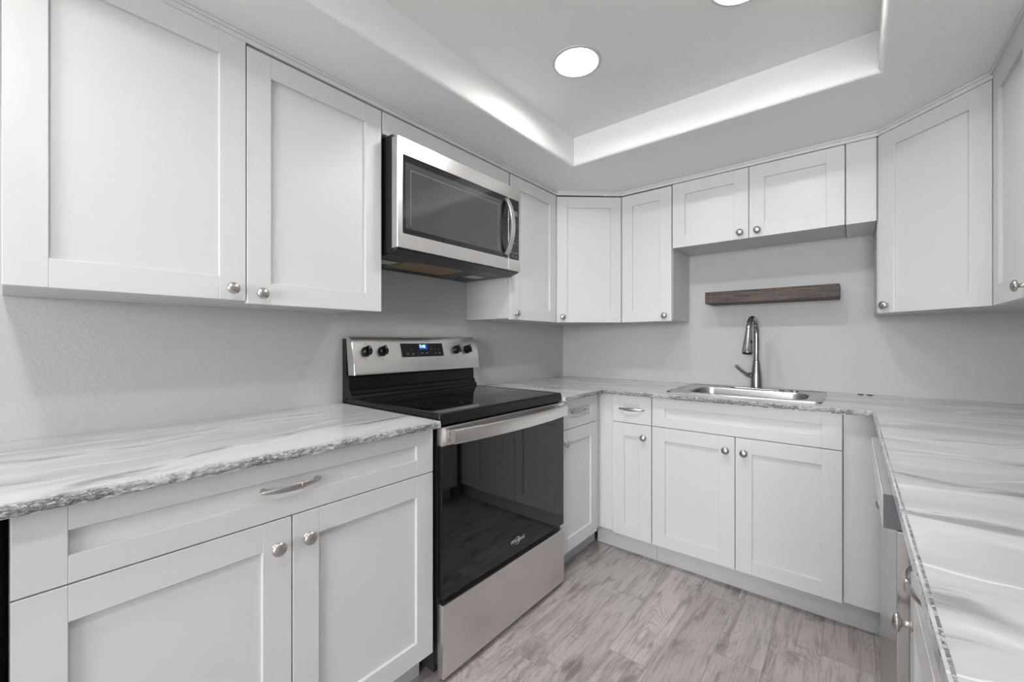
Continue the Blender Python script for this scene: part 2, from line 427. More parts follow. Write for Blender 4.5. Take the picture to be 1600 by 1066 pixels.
# ------------------------------------------------------------------ cabinet pieces (local frame: x = width, front faces -y, z up)
RAIL = 0.066
DT = 0.019
def shaker(name, x0, z0, wd, ht, parent, rail=RAIL, stile=RAIL, th=DT, rec=0.010, yb=-0.001):
    """five-piece shaker panel whose back sits at y=yb"""
    bm = bmesh.new(); yf = yb-th; b_ = 0.0012
    x1, z1 = x0+wd, z0+ht
    bx(bm, x0, x0+stile, yf, yb, z0, z1, b_)
    bx(bm, x1-stile, x1, yf, yb, z0, z1, b_)
    bx(bm, x0+stile-0.0006, x1-stile+0.0006, yf+0.00015, yb, z0, z0+rail, b_)
    bx(bm, x0+stile-0.0006, x1-stile+0.0006, yf+0.00015, yb, z1-rail, z1, b_)
    bx(bm, x0+stile-0.003, x1-stile+0.003, yf+rec, yb-0.002, z0+rail-0.003, z1-rail+0.003)
    return finish(name, bm, WHITE, parent)
def knob_mesh():
    bm = bmesh.new()
    M = Matrix.Rotation(math.radians(90), 4, 'X')      # local z -> -y
    lathe(bm, [(0.0095, 0.0), (0.0095, 0.0015), (0.006, 0.003), (0.0052, 0.010), (0.0075, 0.0145), (0.0150, 0.0165),
               (0.0168, 0.0195), (0.0165, 0.0215), (0.0140, 0.0245), (0.0085, 0.0272), (0.003, 0.0282), (0, 0.0284)], 28, M)
    bmesh.ops.recalc_face_normals(bm, faces=bm.faces)
    me = bpy.data.meshes.new('knob'); bm.to_mesh(me); bm.free(); me.materials.append(NICKEL)
    for p in me.polygons: p.use_smooth = True
    return me
KNOB = knob_mesh()
def pull_mesh():
    bm = bmesh.new(); n = 24; L = 0.070; pts = []
    for i in range(n+1):
        t = -1+2*i/n; pts.append((t*L, -0.012-0.018*(1-t*t)**0.8, 0.001*math.sin(2*t)))
    def sect(i):
        t = abs(-1+2*i/n); h = 0.0036+0.0052*(1-t)**0.75 if t < 0.999 else 0.0036
        return [(0.0028*math.cos(a_), h*math.sin(a_)) for a_ in [2*math.pi*k/12 for k in range(12)]]
    sweep(bm, pts, sect)
    M = Matrix.Rotation(math.radians(90), 4, 'X')
    for s_ in (-1, 1):
        lathe(bm, [(0.0065, 0.0), (0.0055, 0.003), (0.0042, 0.009), (0.0055, 0.0145), (0.003, 0.0165), (0, 0.0168)], 16, Matrix.Translation((s_*0.064, 0, 0)) @ M)
    # small ring bead near the middle
    bx(bm, 0.014, 0.019, -0.0330, -0.0255, -0.0088, 0.0092, 0.001)
    bmesh.ops.recalc_face_normals(bm, faces=bm.faces)
    me = bpy.data.meshes.new('pull'); bm.to_mesh(me); bm.free(); me.materials.append(NICKEL)
    for p in me.polygons: p.use_smooth = True
    me.set_sharp_from_angle(angle=math.radians(50))
    return me
PULL = pull_mesh()
def knob(x, z, parent, y=-0.0203):
    o = bpy.data.objects.new('knob', KNOB); C.objects.link(o); o.parent = parent; o.location = (x, y, z); return o
def pull(x, z, parent, y=-0.0195):
    o = bpy.data.objects.new('handle', PULL); C.objects.link(o); o.parent = parent; o.location = (x, y, z); return o

DZ0, DZ1, WZ0, WZ1 = 0.115, 0.7145, 0.7175, 0.8625   # base door and drawer heights
def base_cab(label, loc, rz, W, D=0.585, doors=1, drawer=True, hinge='l', pullh=True, off=(0, 0), false_front=False, kick=(0, 0)):
    """hinge = side the single door is hung on; the knob goes on the other"""
    t = thing('base_cabinet', label, 'cabinet', loc, rz)
    if not false_front: box('body', (0, W, 0, D, 0.115, CB-0.0008), WHITE_IN, t, 0.0008)
    else:       # open-topped carcass so that the bowl can hang inside
        bm = bmesh.new(); zt = CB-0.0008
        bx(bm, 0, 0.018, 0, D, 0.115, zt); bx(bm, W-0.018, W, 0, D, 0.115, zt); bx(bm, 0.018, W-0.018, D-0.012, D, 0.115, zt)
        bx(bm, 0.018, W-0.018, 0, D-0.012, 0.115, 0.133); bx(bm, 0.018, W-0.018, 0, 0.018, 0.135, zt)
        finish('body', bm, WHITE_IN, t)
    box('toe_kick', (0-kick[0], W+kick[1], 0.055, 0.068, 0.0005, 0.1145), TOE, t)
    a_, b_ = off
    x0, x1 = a_+0.0015, W-b_-0.0015
    if drawer:
        d = shaker('drawer_panel' if false_front else 'drawer', x0, WZ0, x1-x0, WZ1-WZ0, t, rail=0.050)
        if pullh: pull((x0+x1)/2, 0.791, d, y=-0.0095)
    top = DZ1 if drawer else WZ1
    if doors == 1:
        d = shaker('door', x0, DZ0, x1-x0, top-DZ0, t)
        knob(x1-0.037 if hinge == 'l' else x0+0.037, top-0.0635, d)
    else:
        mid = (x0+x1)/2
        d = shaker('door', x0, DZ0, mid-0.0015-x0, top-DZ0, t); knob(mid-0.037, top-0.0635, d)
        d = shaker('door', mid+0.0015, DZ0, x1-mid-0.0015, top-DZ0, t); knob(mid+0.037, top-0.0635, d)
    return t
R90 = math.pi/2
# left run (faces +X)
LF = -1.10     # carcass front of the left run, door faces at -1.08
base_cab('wide white base cabinet left of the stove with one long drawer over two doors', (LF, 0.005, 0), R90, 0.900, doors=2)
t = base_cab('narrow white base cabinet right of the stove, one drawer over one door', (LF, 1.680, 0), R90, 0.405, hinge='r', off=(0.0, 0.033), kick=(0, 0.080))
box('filler_panel', (0.3755, 0.428, -0.004, -0.0005, 0.115, CB-0.001), WHITE, t)
# back run (faces -Y), carcass front at 2.112
BF = 2.112
t = base_cab('slim white base cabinet left of the sink cabinet in the inner corner', (-1.010, BF, 0), 0, 0.2145, hinge='l', D=0.58, kick=(0.128, 0))
box('filler_panel', (-0.088, -0.0005, -0.002, 0.016, 0.115, CB-0.001), WHITE, t, 0.0008)
t = base_cab('wide white base cabinet under the sink with a blank drawer front over two doors', (-0.794, BF, 0), 0, 0.762, doors=2, pullh=False, false_front=True, D=0.58, kick=(0, 0.155))
box('filler_panel', (0.7635, 0.893, -0.004, 0.014, 0.115, CB-0.001), WHITE, t, 0.0008)
# right run (faces -X), carcass front at x = 0.10
RF = 0.10
base_cab('white base cabinet at the far end of the right run, knobs seen edge-on', (RF, 2.052, 0), -R90, 0.386, hinge='l', D=0.58)
base_cab('white base cabinet in the right foreground beside the dishwasher, handle and knob seen edge-on', (RF, 1.045, 0), -R90, 0.380, hinge='r', D=0.58)
base_cab('white base cabinet at the near end of the right run, hidden below the counter', (RF, 0.664, 0), -R90, 0.380, hinge='l', D=0.58)

UZ0, UZ1 = 1.2625, 2.022
def wall_cab(label, loc, rz, W, H, D=0.30, doors=(), carc=None, z0=0.0, rail=RAIL, inset=0.0):
    """doors: list of (x0, x1, dz, knob side or None); local z=0 at the cabinet bottom"""
    t = thing('wall_cabinet', label, 'cabinet', loc, rz)
    bm = bmesh.new()
    if carc is None: bx(bm, 0, W, 0, D, 0.006, H+0.004, 0.0008)
    else:
        vs0 = [bm.verts.new((x, y, 0.006)) for x, y in carc]; vs1 = [bm.verts.new((x, y, H+0.004)) for x, y in carc]
        n = len(carc)
        for i in range(n): bm.faces.new((vs0[i], vs0[(i+1) % n], vs1[(i+1) % n], vs1[i]))
        bm.faces.new(vs0); bm.faces.new(vs1)
    finish('body', bm, WHITE_IN, t)
    for (x0, x1, dz, side) in doors:
        d = shaker('door', x0, dz, x1-x0, H, t, rail=rail)
        if side == 'r': knob(x1-0.037, dz+0.032, d)
        elif side == 'l': knob(x0+0.037, dz+0.032, d)
    return t
UH = UZ1-UZ0
UL = -1.40     # carcass front on the left wall
wall_cab('large white two-door wall cabinet left of the microwave', (UL, -0.003, UZ0), R90, 0.908, UH, 0.309,
         [(0.0, 0.4535, 0.006, 'r'), (0.4565, 0.908, -0.002, 'l')])
t = wall_cab('short white cabinet front squeezed between the microwave and the ceiling', (UL, 0.908, 1.937), R90, 0.757, 0.085, 0.309, [])
box('door', (0.002, 0.752, -0.020, -0.001, 0.001, 0.084), WHITE, t, 0.001)
wall_cab('tall white wall cabinet right of the microwave, its side showing below it', (UL, 1.671, UZ0), R90, 0.432, UH, 0.309, [(0.004, 0.432, 0.0, 'l')])
# left diagonal corner cabinet
p0, p1 = Vector((-1.387, 2.112)), Vector((-1.088, 2.377)); d_ = p1-p0; ang = math.atan2(d_.y, d_.x)
nrm = Vector((math.sin(ang), -math.cos(ang)))
q0 = p0 - nrm*0.020
def loc2(p, org, an):
    v = Vector(p)-org; return (v.x*math.cos(an)+v.y*math.sin(an), -v.x*math.sin(an)+v.y*math.cos(an))
wall_cab('white diagonal corner wall cabinet between the microwave side and the sink side', (q0.x, q0.y, UZ0), ang, d_.length, UH,
         doors=[(0.002, d_.length-0.002, 0.0, 'l')],
         carc=[(0.004, 0.0), (d_.length-0.004, 0.0)] + [loc2(p, q0, ang) for p in ((-1.0895, 2.398), (-1.0895, 2.699), (-1.709, 2.699), (-1.709, 2.1045), (-1.403, 2.1045))])
UB = 2.395
wall_cab('narrow white wall cabinet left of the wooden shelf, beside the diagonal corner cabinet', (-1.0875, UB, UZ0), 0, 0.3005, UH, 0.304, [(0.0025, 0.2985, 0.0, 'r')])
t = wall_cab('short wide white wall cabinet with two doors above the wooden shelf', (-0.785, UB, 1.669), 0, 0.757, UZ1+0.004-1.669, 0.304,
         [(0.0015, 0.377, 0.0, 'r'), (0.380, 0.7555, 0.0, 'l')])
box('filler_panel', (0.7595, 0.863, -0.012, 0.304, 0.0, UZ1+0.007-1.669), WHITE, t, 0.0008)
# right diagonal corner cabinet
p0, p1 = Vector((0.081, 2.377)), Vector((0.362, 2.098)); d_ = p1-p0; ang = math.atan2(d_.y, d_.x)
nrm = Vector((math.sin(ang), -math.cos(ang)))
q0 = p0 - nrm*0.020
wall_cab('white diagonal corner wall cabinet right of the wooden shelf', (q0.x, q0.y, UZ0+0.006), ang, d_.length, UH,
         doors=[(0.002, d_.length-0.003, 0.0, 'l')],
         carc=[(0.004, 0.0), (d_.length-0.004, 0.0)] + [loc2(p, q0, ang) for p in ((0.380, 2.091), (0.689, 2.091), (0.689, 2.699), (0.0795, 2.699), (0.0795, 2.398))])
wall_cab('white wall cabinet on the right wall, cut off by the right edge of the picture', (0.380, 2.089, UZ0+0.006), -R90, 0.381, UH, 0.309, [(0.002, 0.379, 0.0, 'r')])

# white strip between the cabinets and the soffit
def strip(name, pts, zb=2.030, h=0.0245, th=0.018):
    bm = bmesh.new()
    for (x0, y0), (x1, y1) in zip(pts, pts[1:]):
        d = Vector((x1-x0, y1-y0)); L = d.length; a_ = math.atan2(d.y, d.x)
        bm2 = bmesh.new(); bx(bm2, -0.004, L+0.004, -th/2, th/2, zb, zb+h-0.009, 0.0008); bx(bm2, -0.004, L+0.004, -th/2-0.006, th/2, zb+h-0.009, zb+h, 0.002)
        M = Matrix.Translation((x0, y0, 0)) @ Matrix.Rotation(a_, 4, 'Z')
        bm2.transform(M); me = bpy.data.meshes.new('tmp'); bm2.to_mesh(me); bm2.free(); bm.from_mesh(me); bpy.data.meshes.remove(me)
    return struct(name, bm, TRIM)
strip('trim_1', [(-1.392, -0.003), (-1.392, 2.110), (-1.092, 2.385), (0.085, 2.385), (0.370, 2.104), (0.370, 1.71)])

# ------------------------------------------------------------------ countertops
def rough_edge(parent, path, seed=0, z0=CB, z1=CT, label='rough chiseled stone edge'):
    """chipped edge band along a polyline; the outward side is to the right of travel"""
    bm = bmesh.new(); step = 0.0035; pts = []
    n = len(path)
    for k in range(n-1):
        a_, b_ = Vector(path[k]), Vector(path[k+1]); L = (b_-a_).length; m_ = max(2, int(L/step))
        d = (b_-a_)/L; nr = Vector((d.y, -d.x))
        for i in range(m_ + (1 if k == n-2 else 0)):
            q = a_+d*(L*i/m_); nn = nr
            # mitre near inner corners
            if k > 0 and i == 0:
                dp = (Vector(path[k])-Vector(path[k-1])).normalized(); nn = (nr+Vector((dp.y, -dp.x))).normalized()*1.2
            pts.append((q, nn))
    rows = 8; grid = []
    for q, nn in pts:
        col = []
        for j in range(rows+1):
            f = j/rows; z = z0+(z1-z0)*f
            P = Vector((q.x*55+seed, q.y*55, z*130))
            dsp = 0.0045*(noise.fractal(P, 1.0, 2.0, 3)) + 0.0028*abs(noise.noise(P*2.3))
            prof = 0.0045*math.sin(math.pi*min(1, max(0, f)))**0.6
            off = -0.0015 + prof + dsp*(0.35 if j in (0, rows) else 1.0)
            if j == rows: off = -0.001 + 0.0022*noise.noise(Vector((q.x*90, q.y*90, 3.3)))
            if j == rows: z -= 0.0002
            if j == 0: off = -0.001+0.002*noise.noise(P)
            if q.x > 0.03 and q.y < 2.05: off = min(off*0.5, 0.002) - 0.008*(1-f)
            col.append(bm.verts.new((q.x+nn.x*off, q.y+nn.y*off, z)))
        # closing row tucked inside
        col.insert(0, bm.verts.new((q.x-nn.x*0.010, q.y-nn.y*0.010, z0+0.0003)))
        col.append(bm.verts.new((q.x-nn.x*0.006, q.y-nn.y*0.006, z1+0.00025)))
        grid.append(col)
    for A, B in zip(grid, grid[1:]):
        for i in range(len(A)-1): bm.faces.new((A[i], B[i], B[i+1], A[i+1]))
    o = finish('chiseled_edge', bm, EDGE, parent, True, 60); o['label'] = label
    return o
EX = -1.048
t = thing('countertop', 'grey and white marbled countertop left of the stove with a rough front edge', 'countertop', (0, 0, 0))
bm = bmesh.new(); cells(bm, [WX+0.001, EX], [-0.66, 0.908], lambda x, y: True, CB, CT); finish('slab', bm, MARB_L, t)
rough_edge(t, [(EX, -0.66), (EX, 0.9075)], 3)
t = thing('countertop', 'U-shaped grey and white marbled countertop around the sink and along the right wall', 'countertop', (0, 0, 0))
EY, ER = 2.062, 0.057
SX0, SX1, SY0, SY1 = -0.735, -0.120, 2.185, 2.615     # hole for the sink
bm = bmesh.new()
cells(bm, [WX+0.001, EX, SX0, SX1, ER, RX-0.001], [0.285, 1.677, EY, SY0, SY1, WY-0.001],
      lambda x, y: not (SX0 < x < SX1 and SY0 < y < SY1) and not (EX < x < ER and y < EY) and not (x < EX and y < 1.677), CB, CT)
finish('slab', bm, MARB_R, t)
rough_edge(t, [(EX, 1.678), (EX, EY), (ER, EY), (ER, 0.285)], 11)

# small dark hole plugs behind the sink, set in the top
for x, y, l in ((0.028, 2.655, 'left of the two small dark plugs set in the counter right of the sink'), (0.062, 2.655, 'right of the two small dark plugs set in the counter right of the sink')):
    bm = bmesh.new(); lathe(bm, [(0.012, 0), (0.012, 0.002), (0.009, 0.0035), (0, 0.0035)], 20)
    o = finish('counter_plug', bm, BLACKM, None, True); o.location = (x, y, CT); tag(o, l, 'plug', 'counter plugs')

# ------------------------------------------------------------------ sink
def sink():
    t = thing('kitchen_sink', 'single-bowl stainless drop-in sink in the marbled counter', 'sink', (0, 0, 0))
    X0, X1, Y0, Y1 = -0.752, -0.100, 2.165, 2.635
    bX0, bX1, bY0, bY1 = -0.672, -0.165, 2.225, 2.520
    loops = [(rounded(X0, X1, Y0, Y1, 0.025), CT+0.0004), (rounded(X0+0.002, X1-0.002, Y0+0.002, Y1-0.002, 0.024), CT+0.006),
             (rounded(X0+0.010, X1-0.010, Y0+0.010, Y1-0.010, 0.022), CT+0.0065), (rounded(X0+0.016, X1-0.016, Y0+0.016, Y1-0.016, 0.020), CT+0.0035),
             (rounded(bX0-0.012, bX1+0.012, bY0-0.012, bY1+0.012, 0.082), CT+0.0035), (rounded(bX0-0.004, bX1+0.004, bY0-0.004, bY1+0.004, 0.076), CT+0.0015),
             (rounded(bX0, bX1, bY0, bY1, 0.072), CT-0.006), (rounded(bX0+0.012, bX1-0.012, bY0+0.012, bY1-0.012, 0.07), CT-0.13),
             (rounded(bX0+0.022, bX1-0.022, bY0+0.022, bY1-0.022, 0.065), CT-0.158), (rounded(bX0+0.05, bX1-0.05, bY0+0.05, bY1-0.05, 0.05), CT-0.170),
             (rounded(-0.46, -0.38, 2.33, 2.41, 0.039), CT-0.174)]
    bm = bmesh.new(); rings = [[bm.verts.new((x, y, z)) for x, y in l] for l, z in loops]
    n = len(rings[0])
    for A, B in zip(rings, rings[1:]):
        for i in range(n):
            j = (i+1) % n; bm.faces.new((A[i], A[j], B[j], B[i]))
    bm.faces.new(rings[-1])
    o = finish('basin', bm, STEELX, t, True, 40)
    bm = bmesh.new(); lathe(bm, [(0.042, 0), (0.042, 0.003), (0.034, 0.004), (0.03, 0.001), (0.0, 0.001)], 28, Matrix.Translation((-0.42, 2.37, CT-0.1745)))
    finish('drain', bm, CHROME, t, True)
    bm = bmesh.new(); lathe(bm, [(0.021, 0), (0.021, 0.003), (0.017, 0.0055), (0.0, 0.006)], 28, Matrix.Translation((-0.235, 2.575, CT+0.0036)))
    finish('hole_cover', bm, CHROME, t, True)
sink()

# ------------------------------------------------------------------ faucet
def faucet():
    bx_, by_ = -0.405, 2.578; z0 = CT+0.0040
    t = thing('faucet', 'tall arched pull-down chrome faucet standing behind the sink bowl', 'faucet', (bx_, by_, z0))
    # deck plate
    bm = bmesh.new()
    for k, (s_, h) in enumerate(((1.0, 0), (1.0, 0.003), (0.93, 0.0055))): pass
    loops = [(1.0, 0.0), (1.0, 0.003), (0.95, 0.0055), (0.6, 0.0065)]
    rings = [[bm.verts.new((x*s_, y*s_, h)) for x, y in rounded(-0.128, 0.128, -0.030, 0.030, 0.0295, 8)] for s_, h in loops]
    n = len(rings[0])
    for A, B in zip(rings, rings[1:]):
        for i in range(n):
            j = (i+1) % n; bm.faces.new((A[i], A[j], B[j], B[i]))
    bm.faces.new(rings[0]); bm.faces.new(rings[-1])
    finish('deck_plate', bm, CHROME, t, True)
    bm = bmesh.new(); lathe(bm, [(0.0295, 0.006), (0.0295, 0.012), (0.0290, 0.02), (0.0275, 0.06), (0.0228, 0.10), (0.0185, 0.135), (0.0172, 0.152), (0.0140, 0.155)], 32)
    finish('body', bm, CHROME, t, True)
    # arched spout leaning a little toward the left front
    dirv = Vector((-0.06, -1, 0)).normalized(); R = 0.078; zt = 0.300
    pts = [Vector((0, 0, 0.150)), Vector((0, 0, 0.2)), Vector((0, 0, 0.25)), Vector((0, 0, zt))]
    for k in range(1, 15):
        a_ = math.radians(172)*k/14; pts.append(Vector((0, 0, zt)) + dirv*(R-R*math.cos(a_)) + Vector((0, 0, R*math.sin(a_))))
    bm = bmesh.new(); sweep(bm, pts, lambda i: circ(0.0140, 20), up=Vector((1, 0.0, 0)))
    finish('spout', bm, CHROME, t, True, 60)
    end = pts[-1]; tan = (pts[-1]-pts[-2]).normalized()
    M = Matrix.Translation(end) @ tan.to_track_quat('Z', 'Y').to_matrix().to_4x4()
    bm = bmesh.new(); lathe(bm, [(0.0141, -0.006), (0.0152, 0.0), (0.0156, 0.004), (0.0175, 0.03), (0.0240, 0.090), (0.0262, 0.112), (0.0250, 0.118), (0.020, 0.119)], 28, M)
    h = finish('spray_head', bm, CHROME, t, True)
    bm = bmesh.new(); lathe(bm, [(0.0215, 0.1185), (0.0215, 0.1215), (0, 0.1215)], 24, M); finish('nozzle', bm, BLACKM, h, True)
    bm = bmesh.new()
    lathe(bm, [(0.0001, 0.0), (0.006, 0.0), (0.0058, 0.0025), (0.0, 0.003)], 16)
    for v in bm.verts: v.co.x *= 2.3
    q = Matrix.Translation(end+tan*0.062+Vector((0.0160, -0.0120, 0))) @ Matrix.Rotation(math.radians(-35), 4, 'Z') @ Matrix.Rotation(math.radians(96), 4, 'Y')
    bm.transform(q); finish('button', bm, BLACKM, h, True)
    # lever pointing left and forward
    bm = bmesh.new(); lathe(bm, [(0.014, 0), (0.0150, 0.004), (0.0150, 0.016), (0.012, 0.019), (0, 0.0195)], 24,
                            Matrix.Translation((-0.017, -0.010, 0.072)) @ Vector((-0.75, -0.65, 0.15)).to_track_quat('Z', 'Y').to_matrix().to_4x4())
    lv = finish('handle', bm, CHROME, t, True)
    a_ = Vector((-0.030, -0.022, 0.070)); pts = [a_, a_+Vector((-0.018, -0.011, 0.012)), a_+Vector((-0.036, -0.020, 0.030)), a_+Vector((-0.054, -0.028, 0.050)), a_+Vector((-0.062, -0.032, 0.056))]
    rr = [0.0115, 0.0100, 0.0090, 0.0092, 0.006]
    bm = bmesh.new(); sweep(bm, pts, lambda i: circ(rr[i]*0.75, 14, rr[i]), up=Vector((0, 0.3, 1)))
    finish('lever', bm, CHROME, lv, True, 70)
faucet()

# ------------------------------------------------------------------ floating shelf
o = box('floating_shelf', (-0.650, -0.050, 2.520, WY-0.0005, 1.360, 1.425), WOOD, None, 0.0015)
tag(o, 'dark stained wooden floating shelf on the wall above the faucet', 'shelf')

# ------------------------------------------------------------------ stove
def stove():
    t = thing('stove', 'stainless and black electric range with a glass top between the counters', 'stove', (-1.38, 1.295, 0))
    P = Matrix.Translation((1.38, -1.295, 0))     # world -> local of this root
    def fin(name, bm, mat, par=t, **k):
        bm.transform(P) if par is t or True else None
        return finish(name, bm, mat, par, **k)
    Y0, Y1 = 0.919, 1.671
    bm = bmesh.new(); bx(bm, -1.690, -1.095, Y0+0.001, Y1-0.001, 0.03, 0.868)
    bx(bm, -1.0955, -1.080, Y0+0.006, Y1-0.006, 0.06, 0.866)
    fin('body', bm, BLACKM)
    for x in (-1.64, -1.15):
        for y in (Y0+0.05, Y1-0.05):
            bm = bmesh.new(); lathe(bm, [(0.018, 0.0), (0.018, 0.006), (0.010, 0.008), (0.010, 0.03)], 16, Matrix.Translation((x, y, 0.0005)))
            fin('foot', bm, BLACKM)
    # cooktop: rim + glass
    bm = bmesh.new()
    out = rounded(-1.665, -1.062, Y0-0.0, Y1+0.0, 0.012, 4); inn = rounded(-1.650, -1.086, Y0+0.020, Y1-0.020, 0.010, 4)
    L = [(out, 0.8685), (out, 0.898), (rounded(-1.663, -1.066, Y0+0.004, Y1-0.004, 0.012, 4), 0.9055), (rounded(-1.652, -1.083, Y0+0.017, Y1-0.017, 0.010, 4), 0.9060), (inn, 0.9035)]
    rings = [[bm.verts.new((x, y, z)) for x, y in l] for l, z in L]; n = len(rings[0])
    for A, B in zip(rings, rings[1:]):
        for i in range(n):
            j = (i+1) % n; bm.faces.new((A[i], A[j], B[j], B[i]))
    bm.faces.new(rings[0]); bm.faces.new(rings[-1])
    fin('cooktop', bm, BLACK, smooth=True)
    bm = bmesh.new(); bx(bm, -1.650, -1.0862, Y0+0.0202, Y1-0.0202, 0.9036, 0.9050)
    gl = fin('glass_top', bm, GLASSB)
    ring = pmat('burner_mark_grey', (0.035, 0.035, 0.036), 0.2)
    for cx, cy, r in ((-1.25, 1.11, 0.115), (-1.25, 1.49, 0.085), (-1.50, 1.11, 0.085), (-1.50, 1.48, 0.105)):
        bm = bmesh.new(); n = 56
        for rr in (r, r*0.6):
            A = [bm.verts.new((cx+rr*math.cos(2*math.pi*i/n), cy+rr*math.sin(2*math.pi*i/n), 0.90515)) for i in range(n)]
            B = [bm.verts.new((cx+(rr-0.003)*math.cos(2*math.pi*i/n), cy+(rr-0.003)*math.sin(2*math.pi*i/n), 0.90515)) for i in range(n)]
            for i in range(n): bm.faces.new((A[i], A[(i+1) % n], B[(i+1) % n], B[i]))
        fin('burner_ring', bm, ring, gl)
    # black riser behind the cooktop
    bm = bmesh.new()
    prism(bm, [(-1.699, 0.870), (-1.699, 1.160), (-1.668, 1.160), (-1.650, 1.0), (-1.646, 0.995), (-1.643, 0.945), (-1.634, 0.938), (-1.632, 0.925), (-1.622, 0.920), (-1.618, 0.9065), (-1.6655, 0.9062), (-1.6655, 0.870)], Y0+0.004, Y1-0.004)
    fin('back_riser', bm, BLACK, smooth=False)
    # stainless control panel
    prof = [(-1.664, 1.004), (-1.601, 1.006), (-1.600, 1.012), (-1.606, 1.055), (-1.617, 1.100), (-1.629, 1.140), (-1.636, 1.156), (-1.645, 1.166), (-1.660, 1.1715), (-1.692, 1.173), (-1.692, 1.162), (-1.668, 1.160)]
    bm = bmesh.new(); prism(bm, prof, Y0+0.004, Y1-0.001)
    es = [e for e in bm.edges if abs(e.verts[0].co.y-e.verts[1].co.y) < 1e-6 and min(e.verts[0].co.x, e.verts[1].co.x) > -1.661 and max(e.verts[0].co.z, e.verts[1].co.z) < 1.18 and min(e.verts[0].co.z, e.verts[1].co.z) > 1.0055]
    bmesh.ops.bevel(bm, geom=es, offset=0.007, segments=3, profile=0.5, affect='EDGES')
    cp = fin('control_panel', bm, STEEL, smooth=True)
    def px_(z):       # front x of the panel at height z
        for (xa, za), (xb, zb) in zip(prof[2:7], prof[3:8]):
            if za <= z <= zb: return xa+(xb-xa)*(z-za)/(zb-za)
        return prof[2][0]
    tilt = math.atan2(px_(1.075)-px_(1.138), 0.063)
    def face(y, z, off=0.0):   # frame on the panel: x -> +Y, y -> up the panel, z -> outward
        ex = Vector((0, 1, 0)); ey = Vector((-math.sin(tilt), 0, math.cos(tilt))); ez = ex.cross(ey)
        M = Matrix.Identity(4)
        for i in range(3): M[i][0] = ex[i]; M[i][1] = ey[i]; M[i][2] = ez[i]
        o_ = Vector((px_(z), y, z)) + ez*off
        return P @ Matrix.Translation(o_) @ M
    for y in (0.986, 1.066, 1.509, 1.588):
        bm = bmesh.new()
        lathe(bm, [(0.0225, 0.0), (0.0225, 0.004), (0.0205, 0.010), (0.0200, 0.019), (0.0180, 0.0215), (0, 0.022)], 32)
        bx(bm, -0.0065, 0.0065, -0.0200, 0.0200, 0.015, 0.033, 0.002, 2)
        bm.transform(face(y, 1.104, 0.0008)); k = finish('knob', bm, BLACK, t, True)
        bm = bmesh.new(); bx(bm, -0.0012, 0.0012, 0.006, 0.0185, 0.0331, 0.0334); bm.transform(face(y, 1.104, 0.0008)); finish('pointer', bm, WHITETXT, k)
        for (dx, dz, s_) in ((0, 0.033, 'OFF'), (-0.003, -0.036, 'HI')):
            text('lettering', s_, 0.0055, GREYTXT, cp, face(y+dx, 1.104+dz, 0.0012), 0.0001)
        bm = bmesh.new()
        for q in range(10):
            aa = math.radians(120+q*33); bx(bm, 0.0285*math.cos(aa)-0.0006, 0.0285*math.cos(aa)+0.0006, 0.0285*math.sin(aa)-0.0006, 0.0285*math.sin(aa)+0.0006, 0.0006, 0.0010)
        bm.transform(face(y, 1.104, 0.0006)); finish('dial_marks', bm, GREYTXT, cp)
    # display
    yc, zc = 1.292, 1.1065
    bm = bmesh.new(); bx(bm, -0.126, 0.126, -0.0325, 0.0325, 0.0, 0.0016, 0.0005); bm.transform(face(yc, zc, 0.0006)); dp = finish('display', bm, DISPG, t)
    bm = bmesh.new(); bx(bm, -0.022, 0.028, 0.002, 0.029, 0.0016, 0.0019); bm.transform(face(yc, zc, 0.0006)); finish('clock_window', bm, BLUEBG, dp)
    text('digits', '7:42', 0.019, BLUE, dp, face(yc-0.002, zc+0.016, 0.0029), 0.0001, sx=1.1)
    for dx, dz, s_ in ((-0.098, 0.023, 'BAKE'), (-0.068, 0.023, 'BROIL'), (-0.040, 0.023, 'WARM'), (-0.066, 0.003, '+'), (-0.094, -0.012, '_______'), (-0.064, -0.012, '_____'),
                       (-0.094, -0.020, 'LOCK'), (-0.064, -0.020, 'LIGHT'), (-0.008, -0.016, 'TIMER'), (0.020, -0.016, 'CLOCK'), (0.050, 0.011, '_____'),
                       (0.050, 0.023, '1'), (0.072, 0.023, '2'), (0.098, 0.023, '3'), (0.050, 0.002, '4'), (0.074, 0.002, '5'), (0.098, 0.002, '6'), (0.074, -0.018, '0'), (0.100, -0.018, 'START')):
        text('lettering', s_, 0.0048 if len(s_) > 1 else 0.007, WHITETXT, dp, face(yc+dx, zc+dz, 0.0024), 0.0001)
    # oven door
    dX = -1.054
    bm = bmesh.new(); bx(bm, -1.0795, dX-0.004, Y0+0.001, Y1-0.001, 0.290, 0.862, 0.002)
    od = fin('oven_door', bm, BLACK)
    bm = bmesh.new(); bx(bm, dX-0.0039, dX, Y0+0.001, Y1-0.001, 0.290, 0.7985, 0.0015, 2); fin('door_glass', bm, OVENG, od)
    bm = bmesh.new(); bx(bm, -1.0792, dX+0.0005, Y0+0.0005, Y1-0.0005, 0.799, 0.8615, 0.0015, 2); fin('top_band', bm, STEEL, od)
    bm = bmesh.new()
    for q in range(26): bx(bm, dX-0.014, dX-0.010, Y0+0.30+q*0.013, Y0+0.308+q*0.013, 0.8612, 0.8620)
    fin('vent_slots', bm, BLACKM, od)
    # bowed handle
    bm = bmesh.new(); n = 32; pts = []
    for i in range(n+1):
        f = i/n; y = Y0+0.030+(Y1-Y0-0.050)*f; s_ = 1-(2*f-1)**2
        pts.append((dX+0.024+0.026*s_, y, 0.831))
